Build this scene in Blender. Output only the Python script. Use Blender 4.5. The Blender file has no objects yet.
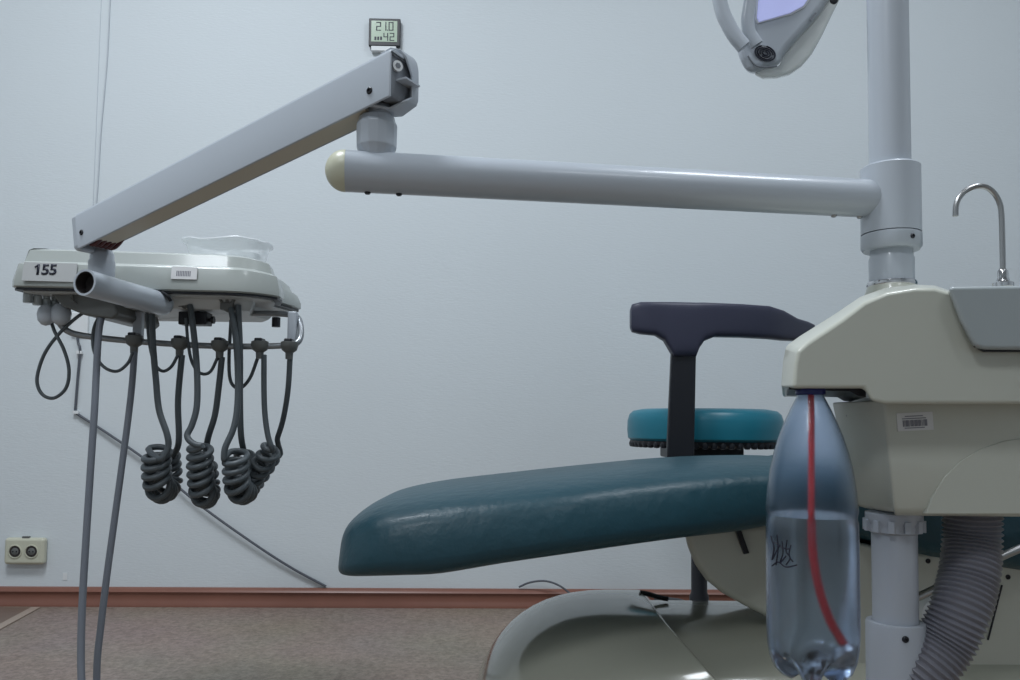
import bpy, bmesh, math, random
from mathutils import Vector, Matrix
random.seed(7)
S = bpy.context.scene
COL = S.collection
PI = math.pi

# ------------------------------------------------------------------ camera
FPX = 800.0
CAM = Vector((0, 0, 0.519))
PITCH, ROLL, PCY = math.radians(3.0), 0.010, 382.0
Fv = Vector((0, math.cos(PITCH), math.sin(PITCH)))
U0 = Vector((0, -math.sin(PITCH), math.cos(PITCH)))
X0 = Vector((1, 0, 0))
Rv = X0*math.cos(ROLL) + U0*math.sin(ROLL)
Uv = U0*math.cos(ROLL) - X0*math.sin(ROLL)
cd = bpy.data.cameras.new('camera')
cam = bpy.data.objects.new('camera', cd)
COL.objects.link(cam)
m = Matrix.Identity(4)
for i in range(3):
    m[i][0] = Rv[i]; m[i][1] = Uv[i]; m[i][2] = -Fv[i]; m[i][3] = CAM[i]
cam.matrix_world = m
cd.sensor_width = 36
cd.lens = FPX/1020*36
cd.shift_y = (PCY-340)/1020
cd.clip_start = 0.02
S.camera = cam

# ------------------------------------------------------------------ world, light, exposure
w = bpy.data.worlds.new('world'); S.world = w
w.use_nodes = True
w.node_tree.nodes['Background'].inputs[0].default_value = (0.72, 0.82, 1, 1)
w.node_tree.nodes['Background'].inputs[1].default_value = 0.35
S.view_settings.view_transform = 'Standard'
S.view_settings.look = 'None'
S.view_settings.gamma = 1
S.view_settings.use_curve_mapping = False
S.view_settings.exposure = 0.13
LAMPS = [(-0.85, 0.85, 32), (1.0, 0.85, 18), (-0.85, -0.9, 18), (1.0, -0.9, 5)]
CEIL = 2.7
def lamp_light(x, y, power):
    ld = bpy.data.lights.new('tube_light', 'AREA')
    ld.shape = 'RECTANGLE'; ld.size = 0.56; ld.size_y = 0.56
    ld.energy = power; ld.color = (0.875, 0.935, 1.0)
    lo = bpy.data.objects.new('tube_light', ld)
    lo.location = (0, 0, -0.075)
    COL.objects.link(lo)
    return lo

# ------------------------------------------------------------------ picture -> place
def ray(px, py):
    return (Fv*FPX + Rv*(px-510) + Uv*(PCY-py)).normalized()
def P(px, py, Y):
    d = ray(px, py)
    return CAM + d*(Y/d.y)
WY, WT = 2.30, math.tan(math.radians(1.5))      # back wall: Y = WY + X*WT
def PW(px, py, off=0.0):
    d = ray(px, py)
    t = (WY-off)/(d.y - d.x*WT)
    return CAM + d*t
def PF(px, py, z=0.0):
    d = ray(px, py)
    return CAM + d*((z-CAM.z)/d.z)
def mm(px, Y): return px*Y/FPX

# ------------------------------------------------------------------ materials
def mat(name, col, rough=0.5, metal=0.0, spec=0.5, bump=None, coat=0.0, vary=0.0, trans=0.0, ior=1.45, alpha=1.0, emit=None, vscale=6):
    mt = bpy.data.materials.new(name); mt.use_nodes = True
    nt = mt.node_tree; b = nt.nodes['Principled BSDF']
    b.inputs['Base Color'].default_value = (*col, 1)
    b.inputs['Roughness'].default_value = rough
    b.inputs['Metallic'].default_value = metal
    b.inputs['Specular IOR Level'].default_value = spec
    b.inputs['Coat Weight'].default_value = coat
    b.inputs['Coat Roughness'].default_value = 0.08
    b.inputs['Transmission Weight'].default_value = trans
    b.inputs['IOR'].default_value = ior
    b.inputs['Alpha'].default_value = alpha
    if emit:
        b.inputs['Emission Color'].default_value = (*emit[:3], 1)
        b.inputs['Emission Strength'].default_value = emit[3]
    tc = nt.nodes.new('ShaderNodeTexCoord')
    if vary:
        n = nt.nodes.new('ShaderNodeTexNoise'); n.inputs['Scale'].default_value = vscale
        n.inputs['Detail'].default_value = 4
        mx = nt.nodes.new('ShaderNodeMix'); mx.data_type = 'RGBA'
        nt.links.new(tc.outputs['Object'], n.inputs['Vector'])
        nt.links.new(n.outputs['Fac'], mx.inputs['Factor'])
        mx.inputs['A'].default_value = (*[c*(1-vary) for c in col], 1)
        mx.inputs['B'].default_value = (*[min(1, c*(1+vary)) for c in col], 1)
        nt.links.new(mx.outputs['Result'], b.inputs['Base Color'])
    if bump:
        sc, st, dist = bump
        mp = nt.nodes.new('ShaderNodeMapping'); mp.inputs['Scale'].default_value = sc
        n2 = nt.nodes.new('ShaderNodeTexNoise'); n2.inputs['Scale'].default_value = 1
        n2.inputs['Detail'].default_value = 3
        bp = nt.nodes.new('ShaderNodeBump'); bp.inputs['Strength'].default_value = st
        bp.inputs['Distance'].default_value = dist
        nt.links.new(tc.outputs['Object'], mp.inputs['Vector'])
        nt.links.new(mp.outputs['Vector'], n2.inputs['Vector'])
        nt.links.new(n2.outputs['Fac'], bp.inputs['Height'])
        nt.links.new(bp.outputs['Normal'], b.inputs['Normal'])
    return mt

M = {}
M['wall'] = mat('wallpaper', (0.66, 0.707, 0.733), 0.75, bump=((70, 70, 260), 0.32, 0.0014), vary=0.02, vscale=3)
M['ceiling'] = mat('ceiling_paint', (0.75, 0.77, 0.78), 0.9)
M['skirting'] = mat('brown_plastic', (0.225, 0.098, 0.070), 0.35, vary=0.12, vscale=9)
M['enamel'] = mat('grey_enamel', (0.47, 0.51, 0.56), 0.3, coat=0.25)
M['enamel_d'] = mat('dark_grey_enamel', (0.20, 0.215, 0.24), 0.4)
M['cream'] = mat('cream_plastic', (0.55, 0.56, 0.49), 0.3, coat=0.3, vary=0.02)
M['cream_base'] = mat('glossy_cream_shell', (0.43, 0.43, 0.355), 0.12, coat=0.6)
M['pale'] = mat('pale_green_grey_plastic', (0.42, 0.45, 0.43), 0.25, coat=0.4)
M['bowl'] = mat('grey_blue_plastic', (0.38, 0.42, 0.43), 0.3, coat=0.3)
M['under'] = mat('white_underside_plastic', (0.58, 0.60, 0.60), 0.4)
M['cap'] = mat('yellowed_cap_plastic', (0.62, 0.62, 0.48), 0.35)
M['chrome'] = mat('chrome', (0.62, 0.62, 0.63), 0.13, metal=1)
M['steel'] = mat('brushed_steel', (0.42, 0.42, 0.42), 0.3, metal=1)
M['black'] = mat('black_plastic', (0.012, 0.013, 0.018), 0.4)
M['dark'] = mat('painted_cavity_shade', (0.03, 0.025, 0.025), 0.6)  # near-black colour stands in for shade inside openings
M['red_dark'] = mat('red_brown_wire', (0.07, 0.012, 0.012), 0.4)
M['brown_in'] = mat('brass_coloured_inner_bar', (0.58, 0.53, 0.43), 0.4)
M['hose'] = mat('grey_hose_rubber', (0.085, 0.10, 0.11), 0.42)
M['hose_l'] = mat('long_grey_hose_rubber', (0.16, 0.175, 0.205), 0.42)
M['holder'] = mat('holder_grey_plastic', (0.13, 0.135, 0.13), 0.4)
M['rail'] = mat('rail_metal', (0.30, 0.32, 0.34), 0.3, metal=0.5)
M['teal'] = mat('dark_teal_vinyl', (0.012, 0.056, 0.078), 0.42, bump=((45, 60, 38), 0.30, 0.006), coat=0.04, vary=0.10, vscale=12)
M['teal_l'] = mat('bright_teal_vinyl', (0.012, 0.17, 0.24), 0.36, bump=((20, 20, 20), 0.1, 0.003))
M['pad'] = mat('navy_grey_soft_pad', (0.040, 0.042, 0.072), 0.42)
M['corr'] = mat('corrugated_hose_grey', (0.20, 0.20, 0.23), 0.35)
M['pvc'] = mat('white_grey_pvc', (0.44, 0.47, 0.52), 0.35)
M['pet'] = mat('bluish_clear_plastic', (0.80, 0.88, 1.0), 0.2, trans=1, ior=1.33, bump=((60, 60, 200), 0.15, 0.001))
M['water'] = mat('water', (0.90, 0.95, 1.0), 0.0, trans=1, ior=1.33)
M['red'] = mat('red_tube', (0.85, 0.05, 0.05), 0.35)
M['ink'] = mat('dark_ink', (0.012, 0.014, 0.03), 0.5)
M['bluecap'] = mat('blue_cap', (0.015, 0.02, 0.12), 0.35)
M['socket'] = mat('ivory_plastic', (0.56, 0.56, 0.45), 0.35)
M['sticker'] = mat('white_sticker', (0.68, 0.68, 0.68), 0.4)
M['plate155'] = mat('white_number_label', (0.47, 0.48, 0.48), 0.3)
M['stick_g'] = mat('sticker_grey_bars', (0.20, 0.20, 0.23), 0.5)
M['lcd'] = mat('lcd_green', (0.42, 0.52, 0.40), 0.2)
M['clear'] = mat('clear_thin_plastic', (0.9, 0.93, 0.95), 0.15, alpha=0.42)
M['cablew'] = mat('pale_cable', (0.52, 0.56, 0.60), 0.5)
M['cabled'] = mat('dark_grey_cable', (0.09, 0.10, 0.12), 0.5)
M['clip'] = mat('white_clip', (0.75, 0.77, 0.78), 0.5)
M['lens'] = mat('lens_reflection_glow', (0.55, 0.58, 0.95), 0.15, emit=(0.55, 0.6, 1.0, 0.25))  # violet tint and faint emission imitate a bluish reflection
M['lampcover'] = mat('translucent_lamp_cover', (0.72, 0.75, 0.73), 0.15, alpha=0.62)

def floor_material():
    mt = bpy.data.materials.new('speckled_linoleum'); mt.use_nodes = True
    nt = mt.node_tree; b = nt.nodes['Principled BSDF']
    tc = nt.nodes.new('ShaderNodeTexCoord')
    n = nt.nodes.new('ShaderNodeTexNoise'); n.inputs['Scale'].default_value = 90; n.inputs['Detail'].default_value = 6
    n.inputs['Roughness'].default_value = 0.75
    n2 = nt.nodes.new('ShaderNodeTexNoise'); n2.inputs['Scale'].default_value = 3
    r = nt.nodes.new('ShaderNodeValToRGB')
    r.color_ramp.elements[0].position = 0.36; r.color_ramp.elements[0].color = (0.175, 0.137, 0.110, 1)
    r.color_ramp.elements[1].position = 0.66; r.color_ramp.elements[1].color = (0.375, 0.31, 0.255, 1)
    nt.links.new(tc.outputs['Object'], n.inputs['Vector']); nt.links.new(tc.outputs['Object'], n2.inputs['Vector'])
    nt.links.new(n.outputs['Fac'], r.inputs['Fac'])
    mx = nt.nodes.new('ShaderNodeMix'); mx.data_type = 'RGBA'; mx.blend_type = 'MULTIPLY'
    mx.inputs['Factor'].default_value = 0.25
    nt.links.new(r.outputs['Color'], mx.inputs['A']); nt.links.new(n2.outputs['Color'], mx.inputs['B'])
    nt.links.new(mx.outputs['Result'], b.inputs['Base Color'])
    b.inputs['Roughness'].default_value = 0.5
    return mt
M['floor'] = floor_material()
M['floor_d'] = mat('brown_linoleum', (0.17, 0.12, 0.095), 0.5, vary=0.2, vscale=40)
M['strip'] = mat('pale_floor_strip', (0.36, 0.29, 0.24), 0.5)

# ------------------------------------------------------------------ objects
def worg(o):
    v = Vector((0, 0, 0))
    while o is not None:
        v += o.location; o = o.parent
    return v
def thing(name, label, cat, loc, group=None):
    o = bpy.data.objects.new(name, None); COL.objects.link(o)
    o.empty_display_size = 0.05
    o.location = loc; o['label'] = label; o['category'] = cat
    if group: o['group'] = group
    return o
def obj(name, bm, m, parent=None, smooth=True, bevel=None, label=None, seg=3, angle=35):
    """bmesh in world coordinates -> one object"""
    me = bpy.data.meshes.new(name)
    bmesh.ops.recalc_face_normals(bm, faces=bm.faces[:])
    cen = sum((v.co for v in bm.verts), Vector())/max(1, len(bm.verts))
    base = cen.copy()
    for v in bm.verts: v.co -= base
    bm.to_mesh(me); bm.free()
    o = bpy.data.objects.new(name, me); COL.objects.link(o)
    mats = m if isinstance(m, (list, tuple)) else [m]
    for q in mats: me.materials.append(M[q] if isinstance(q, str) else q)
    if parent is not None:
        o.parent = parent; o.location = base - worg(parent)
    else:
        o.location = base
    if bevel:
        md = o.modifiers.new('bevel', 'BEVEL'); md.width = bevel; md.segments = seg
        md.limit_method = 'ANGLE'; md.angle_limit = math.radians(angle)
        md.harden_normals = True
    if smooth:
        for p in me.polygons: p.use_smooth = True
        if not bevel:
            try: me.set_sharp_from_angle(angle=math.radians(40))
            except Exception: pass
    if label: o['label'] = label
    return o
def tag(o, label, cat, group=None):
    o['label'] = label; o['category'] = cat
    if group: o['group'] = group
    return o
def struct(name, bm, m, **k):
    o = obj(name, bm, m, **k); o['kind'] = 'structure'; return o

def box(x0, x1, y0, y1, z0, z1, bm=None):
    bm = bm or bmesh.new()
    vs = [bm.verts.new(p) for p in ((x0,y0,z0),(x1,y0,z0),(x1,y1,z0),(x0,y1,z0),(x0,y0,z1),(x1,y0,z1),(x1,y1,z1),(x0,y1,z1))]
    for f in ((0,3,2,1),(4,5,6,7),(0,1,5,4),(1,2,6,5),(2,3,7,6),(3,0,4,7)):
        bm.faces.new([vs[i] for i in f])
    return bm
def obox(c, ax, ay, az, hx, hy, hz, bm=None):
    bm = bm or bmesh.new()
    c = Vector(c); ax = ax.normalized()*hx; ay = ay.normalized()*hy; az = az.normalized()*hz
    vs = [bm.verts.new(c+ax*i+ay*j+az*k) for (i,j,k) in ((-1,-1,-1),(1,-1,-1),(1,1,-1),(-1,1,-1),(-1,-1,1),(1,-1,1),(1,1,1),(-1,1,1))]
    for f in ((0,3,2,1),(4,5,6,7),(0,1,5,4),(1,2,6,5),(2,3,7,6),(3,0,4,7)):
        bm.faces.new([vs[i] for i in f])
    return bm
def rings(rs, bm=None, cap=True, closed=True):
    bm = bm or bmesh.new()
    V = [[bm.verts.new(p) for p in r] for r in rs]
    n = len(rs[0])
    for a, b in zip(V, V[1:]):
        for i in range(n if closed else n-1):
            j = (i+1) % n
            bm.faces.new((a[i], a[j], b[j], b[i]))
    if cap:
        bm.faces.new(V[0]); bm.faces.new(V[-1])
    return bm
def smooth(pts, k=8):
    pts = [Vector(p) for p in pts]
    if len(pts) < 3: return pts
    q = [pts[0]*2-pts[1]] + pts + [pts[-1]*2-pts[-2]]
    out = []
    for i in range(1, len(q)-2):
        a, b, c, d = q[i-1], q[i], q[i+1], q[i+2]
        for s in range(k):
            t = s/k
            out.append(0.5*((2*b)+(c-a)*t+(2*a-5*b+4*c-d)*t*t+(3*b-a-3*c+d)*t*t*t))
    out.append(pts[-1])
    return out
def tube(pts, r, seg=12, bm=None, cap=True):
    pts = [Vector(p) for p in pts]
    n = len(pts)
    T = [(pts[min(i+1, n-1)]-pts[max(i-1, 0)]).normalized() for i in range(n)]
    up = Vector((0, 0, 1)) if abs(T[0].z) < 0.9 else Vector((0, 1, 0))
    N = (up - T[0]*up.dot(T[0])).normalized()
    rs = []
    for i in range(n):
        N = (N - T[i]*N.dot(T[i])).normalized()
        B = T[i].cross(N)
        rr = r(i/(n-1)) if callable(r) else r
        rs.append([pts[i]+(N*math.cos(a)+B*math.sin(a))*rr for a in (2*PI*k/seg for k in range(seg))])
    return rings(rs, bm, cap)
def lathe(c, prof, seg=40, bm=None, axis=(0, 0, 1), lobes=None):
    """prof: list of (r, h) along the axis from point c"""
    c = Vector(c); ax = Vector(axis).normalized()
    t = Vector((1, 0, 0)) if abs(ax.x) < 0.9 else Vector((0, 1, 0))
    u = (t-ax*t.dot(ax)).normalized(); v = ax.cross(u)
    rs = []
    for r, h in prof:
        rs.append([c+ax*h+(u*math.cos(a)+v*math.sin(a))*max(r, 1e-5) for a in (2*PI*k/seg for k in range(seg))])
    return rings(rs, bm)
def prism(poly, y0, y1, bm=None):
    """poly: (x,z) list, pushed from y0 to y1"""
    return rings([[Vector((x, y0, z)) for x, z in poly], [Vector((x, y1, z)) for x, z in poly]], bm)
def slab(poly, z0, z1, bm=None):
    return rings([[Vector((x, y, z0)) for x, y in poly], [Vector((x, y, z1)) for x, y in poly]], bm)
def pxpoly(pts, Y):
    out = []
    for a, b in pts:
        p = P(a, b, Y); out.append((p.x, p.z))
    return out
def sell(cx, cy, cz, hy, hz, n=4, seg=32):
    """superellipse ring in the YZ plane"""
    out = []
    for k in range(seg):
        a = 2*PI*k/seg
        c, s = math.cos(a), math.sin(a)
        out.append(Vector((cx, cy+hy*math.copysign(abs(c)**(2/n), c), cz+hz*math.copysign(abs(s)**(2/n), s))))
    return out
def loft_x(st, n=4, seg=32, bm=None):
    return rings([sell(x, (y0+y1)/2, (z0+z1)/2, (y1-y0)/2, (z1-z0)/2, n, seg) for x, y0, y1, z0, z1 in st], bm)
def screw(c, axis, r, parent, m='black', name='screw', h=0.0015):
    a = Vector(axis).normalized()
    return obj(name, lathe(Vector(c)-a*h, [(r*0.01, 0), (r, 0), (r, h*1.3), (r*0.75, h*2), (r*0.45, h*2), (r*0.4, h*1.2), (0, h*1.2)], 18, axis=a), m, parent)
def text_bm(s, c, height, xdir, updir, thick=0.0004, bold=0.0):
    cu = bpy.data.curves.new('lettering', 'FONT'); cu.body = s
    cu.align_x = 'CENTER'; cu.align_y = 'CENTER'; cu.size = 1; cu.extrude = 0.0; cu.offset = bold
    to = bpy.data.objects.new('lettering', cu); COL.objects.link(to)
    bpy.context.view_layer.update()
    me = bpy.data.meshes.new_from_object(to.evaluated_get(bpy.context.evaluated_depsgraph_get()))
    bpy.data.objects.remove(to)
    bm = bmesh.new(); bm.from_mesh(me)
    bpy.data.meshes.remove(me)
    zs = [v.co.y for v in bm.verts]
    k = height/(max(zs)-min(zs))
    g = bmesh.ops.extrude_face_region(bm, geom=bm.faces[:])
    nx = xdir.normalized(); uz = updir.normalized(); nn = nx.cross(uz)
    for v in bm.verts: v.co = Vector((v.co.x*k, v.co.y*k, 0))
    for e in g['geom']:
        if isinstance(e, bmesh.types.BMVert): e.co.z = thick
    for v in bm.verts:
        q = v.co.copy(); v.co = Vector(c)+nx*q.x+uz*q.y+nn*q.z
    return bm

# ================================================================== ROOM
RX0, RX1, RY0 = -2.6, 2.6, -2.6
def wy(x): return WY + x*WT
struct('floor', box(RX0-.1, RX1+.1, RY0-.1, WY+.3, -0.1, 0), 'floor', smooth=False)
struct('ceiling', box(RX0-.1, RX1+.1, RY0-.1, WY+.3, CEIL, CEIL+.1), 'ceiling', smooth=False)
bm = slab([(RX0-.1, wy(RX0-.1)), (RX1+.1, wy(RX1+.1)), (RX1+.1, wy(RX1)+.15), (RX0-.1, wy(RX0)+.15)], 0, CEIL)
struct('wall_back', bm, 'wall', smooth=False)
struct('wall_left', box(RX0-.1, RX0, RY0, wy(RX0), 0, CEIL), 'wall', smooth=False)
struct('wall_right', box(RX1, RX1+.1, RY0, wy(RX1), 0, CEIL), 'wall', smooth=False)
struct('wall_front', box(RX0-.1, RX1+.1, RY0-.1, RY0, 0, CEIL), 'wall', smooth=False)
# skirting profile swept along the wall: (distance from wall, height)
prof = [(0, 0), (0.018, 0), (0.018, 0.008), (0.013, 0.014), (0.012, 0.034), (0.017, 0.041), (0.012, 0.049), (0.004, 0.052), (0, 0.052)]
rs = []
for x in (RX0, RX1):
    rs.append([Vector((x, wy(x)-d, z)) for d, z in prof])
struct('baseboard_back', rings(rs), 'skirting')
# darker covering and pale joint strip at the far left of the floor
a, b = PF(-60, 660), PF(36, 608)
c = PF(-400, 608)
d_ = (b-a).normalized(); n_ = Vector((-d_.y, d_.x, 0))
q = [a-n_*0.012, b-n_*0.012, b+n_*0.012, a+n_*0.012]
struct('trim_1', slab([(v.x, v.y) for v in q], 0.0005, 0.003), 'strip', smooth=False)
q = [a+n_*0.014, b+n_*0.014, Vector((RX0+.01, b.y, 0)), Vector((RX0+.01, a.y, 0))]
struct('trim_2', slab([(v.x, v.y) for v in q], 0.0003, 0.0018), 'floor_d', smooth=False)

for i, (x, y, pw) in enumerate(LAMPS):
    t = thing('ceiling_light', 'square white ceiling luminaire, %s %s' % (('left', 'right')[i % 2], ('nearer the back wall', 'behind the viewer')[i//2]), 'ceiling light', (x, y, CEIL), 'ceiling luminaires')
    bm = box(x-.32, x+.32, y-.32, y+.32, CEIL-.02, CEIL-.001)
    for s in (-1, 1):
        box(x+s*.32-.015, x+s*.32+.015, y-.32, y+.32, CEIL-.06, CEIL-.002, bm)
        box(x-.30, x+.30, y+s*.31-.012, y+s*.31+.012, CEIL-.06, CEIL-.002, bm)
    obj('frame', bm, 'under', t, smooth=False)
    lo = lamp_light(x, y, pw); lo.parent = t

# ================================================================== WALL ITEMS
wn = Vector((WT, -1, 0)).normalized()      # wall normal towards the room
wx = Vector((1, WT, 0)).normalized()
Z = Vector((0, 0, 1))
def wbox(px0, py0, px1, py1, t0, t1, bm=None):
    a, b = PW(px0, py0, t1), PW(px1, py1, t1)
    c = (a+b)/2
    return obox(c-wn*((t1-t0)/2), wx, wn, Z, abs((b-a).dot(wx))/2, (t1-t0)/2, abs(b.z-a.z)/2, bm)
# socket
t = thing('wall_socket', 'ivory double power socket low on the wall, left of the hanging hoses', 'wall socket', PW(24, 552))
obj('cover', wbox(4, 538, 43, 565, 0.0005, 0.024), 'socket', t, bevel=0.009, seg=5)
for px in (15, 31.5):
    c = PW(px, 551.5, .024)
    bm = lathe(c, [(.019, -.004), (.019, .002), (.0165, .0025), (.0155, -.001), (0, -.001)], 28, axis=wn)
    s = obj('outlet', bm, 'socket', t)
    obj('cavity_shade', lathe(c, [(0, -.0012), (.0152, -.0012), (.0152, .0006), (0, .0006)], 24, axis=wn), 'dark', s)  # dark disc paints the shade inside the outlet
    bm = lathe(c+wn*.0007, [(0, 0), (.010, 0), (.0085, .001), (0, .001)], 20, axis=wn)
    s2 = obj('insert', bm, 'holder', s)
    bm = bmesh.new()
    for q in (-1, 1): lathe(c+wx*q*.005+wn*.0015, [(0, 0), (.0022, 0), (.0022, .0008), (0, .0008)], 10, bm, axis=wn)
    obj('pin_hole', bm, 'black', s)
obj('rivet', wbox(22, 536.4, 29, 538.2, 0.012, 0.02), 'holder', t, smooth=False)
# stuck scrap on the wall
bm = wbox(63, 573, 67, 580, 0.0003, 0.0015)
tag(obj('paper_scrap', bm, 'clip', None, smooth=False), 'tiny white scrap stuck on the wall just above the skirting, right of the socket', 'scrap')
# thermometer
t = thing('digital_thermometer', 'small black-framed digital thermometer reading 21.0 and 42, high on the wall', 'thermometer', PW(384, 45))
obj('frame', wbox(369, 18, 400, 46, 0.004, 0.018), 'black', t, bevel=0.002)
obj('screen', wbox(371.5, 20.5, 397, 42, 0.018, 0.0188), 'lcd', t, smooth=False)
obj('stand', wbox(371, 45, 396, 51, 0.0005, 0.016), 'clip', t, bevel=0.002, label='white lower edge')
SEG = {'0': 'abcdef', '1': 'bc', '2': 'abged', '4': 'fgbc'}
def digit(bm, ch, px, py, w_, h_):
    th = w_*0.19
    L = {'a': (0, 0, w_, th), 'g': (0, h_/2-th/2, w_, h_/2+th/2), 'd': (0, h_-th, w_, h_),
         'f': (0, 0, th, h_/2), 'b': (w_-th, 0, w_, h_/2), 'e': (0, h_/2, th, h_), 'c': (w_-th, h_/2, w_, h_)}
    for s in SEG[ch]:
        x0, y0, x1, y1 = L[s]
        wbox(px+x0, py+y0, px+x1, py+y1, 0.0188, 0.0193, bm)
bm = bmesh.new()
digit(bm, '2', 376.2, 22, 4.8, 8.6); digit(bm, '1', 381.5, 22, 4.8, 8.6); digit(bm, '0', 388.6, 22, 4.8, 8.6)
wbox(387.0, 29.6, 387.9, 30.6, 0.0188, 0.0193, bm)
obj('temperature_digits', bm, 'ink', t, smooth=False)
bm = bmesh.new()
digit(bm, '4', 383.5, 32.8, 4.6, 8); digit(bm, '2', 389.6, 32.8, 4.6, 8)
for k in range(3): wbox(374.5+k*2.8, 36.5, 376.3+k*2.8, 40, 0.0188, 0.0193, bm)
obj('humidity_digits', bm, 'ink', t, smooth=False)
# cables on the wall
t = thing('wall_cable', 'thin dark grey cable running diagonally down the wall to the skirting behind the hoses', 'cable', PW(321, 586, .01))
pts = [PW(77, 328, .006), PW(78, 342, .006), PW(80, 350, .008), PW(77.5, 380, .006), PW(75, 412, .006)]
obj('cable_drop', tube(smooth(pts), .0035, 8), 'cabled', t)
pts = [PW(75, 412, .006), PW(82, 417, .007), PW(110, 435, .010), PW(150, 463, .013), PW(200, 505, .016), PW(250, 541, .014), PW(290, 567, .010), PW(326, 586.5, .006)]
obj('cable_run', tube(smooth(pts), .0036, 8), 'cabled', t)
for px, py in ((78.5, 352), (75, 412)):
    bm = wbox(px-2.5, py-1.2, px+3, py+2, .0005, .011)
    obj('cable_clip', bm, 'clip', t, bevel=.001)
obj('junction_box', wbox(71, 312, 87, 334, .0005, .012), 'clip', t, bevel=.003, label='small white box the cable starts from')
tag(obj('cord', tube(smooth([PW(110.5, -14, .004), PW(107, 60, .004), PW(101, 130, .004), PW(96, 205, .004), PW(86, 265, .004), PW(79, 314, .004)]), .0016, 6), 'cablew'),
    'thin pale cord running straight up the wall above the instrument tray', 'cord')
struct('trim_3', tube([PW(102.5, -30, .0004), PW(91, 262, .0004)], .0011, 6), 'cablew')
tag(obj('cable', tube(smooth([PW(519, 587, .012), PW(530, 582.5, .02), PW(545, 581, .03), PW(560, 586, .04), PW(575, 598, .06), PW(590, 613, .12)]), .0028, 8), 'cabled'),
    'short thin black cable arching off the skirting behind the chair base', 'cable')

# ================================================================== DENTAL UNIT (right)
UY = 0.78
t = unit = thing('dental_unit', 'cream and grey dental unit with cuspidor block, faucet and vertical grey pole', 'dental unit', Vector((P(895, 500, .86).x, .9, 0)))
# pole
YP = 0.95
pc = P(890.5, 200, YP); PX = pc.x
rp = mm(19.7, YP)
zr = P(891, 284, YP).z
pole = obj('pole', lathe((PX, YP, zr), [(0, 0), (rp*1.08, 0), (rp*1.08, .03), (rp*1.02, .033), (rp, .08), (rp, 1.05), (0, 1.05)], 48), 'enamel', t)
obj('ring', lathe((PX, YP, zr-.003), [(rp*1.17, 0), (rp*1.2, .002), (rp*1.17, .005), (rp*1.06, .0055), (rp*1.06, 0)], 48), 'chrome', pole)
obj('pole_collar', lathe((PX, YP, zr-.06), [(rp*1.6, 0), (rp*1.55, .02), (rp*1.3, .048), (rp*1.17, .057), (0, .057)], 48), 'cream', t)
# upper housing
prof = [(781, 388), (783, 362), (786, 346), (800, 336), (835, 314), (860, 297), (885, 288), (915, 284.5), (935, 285.5), (948, 290), (1060, 292), (1060, 404), (885, 404), (871, 401), (866, 392), (862, 388)]
def deep_housing(prof, Yf, Yb, grow_z=0.0, n=6, yaw=0.0, tilt=0.0):
    pl = pxpoly(prof, Yf)
    cx = sum(p[0] for p in pl)/len(pl)
    zt = max(p[1] for p in pl); zb = min(p[1] for p in pl)
    rs = []
    for k in range(n+1):
        u = k/n
        Y = Yf+(Yb-Yf)*u
        rise = grow_z*math.sin(min(1, u*1.6)*PI/2)
        rs.append([Vector((x+(Y-Yf)*yaw, Y, z+(Y-Yf)*tilt+rise*max(0, (z-zb)/(zt-zb)))) for x, z in pl])
    return rings(rs)
front = [(793, 388.5), (795, 363), (798, 350.5), (808, 342), (841, 320), (864, 302.5), (887, 292.5), (915, 288), (935, 288), (948, 291.5), (1060, 294), (1060, 404), (885, 404), (871, 401), (866, 392), (864, 388.5)]
r0_ = [Vector((x, UY-.004, z)) for x, z in pxpoly(front, UY-.004)]
pl_ = pxpoly(prof, UY+.035)
rs = [r0_]
for k in range(7):
    dY = (1.06-UY-.035)*k/6
    rs.append([Vector((x+dY*.345, UY+.035+dY, z+(.006*math.sin(k/6*PI/2) if z > .6 else 0))) for x, z in pl_])
uh = obj('upper_housing', rings(rs), 'cream', t, bevel=.008, seg=6, angle=22)
obj('overhang_shade', deep_housing([(789, 384), (866, 384), (866, 397), (858, 396), (850, 391.5), (789, 389.5)], UY+.012, .95, yaw=.33), 'black', uh, smooth=False)  # black slab stands in for the shade under the overhang
# cuspidor block
prof = [(948, 286), (1100, 284), (1100, 350), (985, 349), (976, 347), (971, 340), (960, 318)]
cb = obj('cuspidor_block', deep_housing(prof, UY-.02, 1.05, yaw=.5), 'bowl', t, bevel=.004, seg=4, angle=30)
b0 = P(990, 352, UY-.03)
obj('block_underside_shade', deep_housing([(974, 346), (1098, 346), (1098, 351.5), (984, 351.5)], UY-.012, 1.0, yaw=.5), 'black', cb, smooth=False)  # black slab puts the shade beneath the block into colour
# faucet
YF = .80
base = P(1003, 283, YF)
pts = [P(1003, 284, YF), P(1002.5, 250, YF), P(1001.5, 215, YF), P(999.5, 203, YF), P(994, 193, YF), P(985.5, 187, YF), P(976, 186.5, YF), P(966, 190.5, YF), P(959, 198, YF), P(956, 206, YF), P(955.5, 216, YF)]
fc = obj('faucet', tube(smooth(pts, 6), mm(2.7, YF), 16), 'steel', t, label='thin curved steel spout')
obj('faucet_base', lathe(base+Vector((0, 0, -.004)), [(0, 0), (.0095, 0), (.0095, .004), (.006, .006), (.0048, .010), (.0048, .016), (.0035, .018), (0, .018)], 24), 'chrome', fc)
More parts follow.
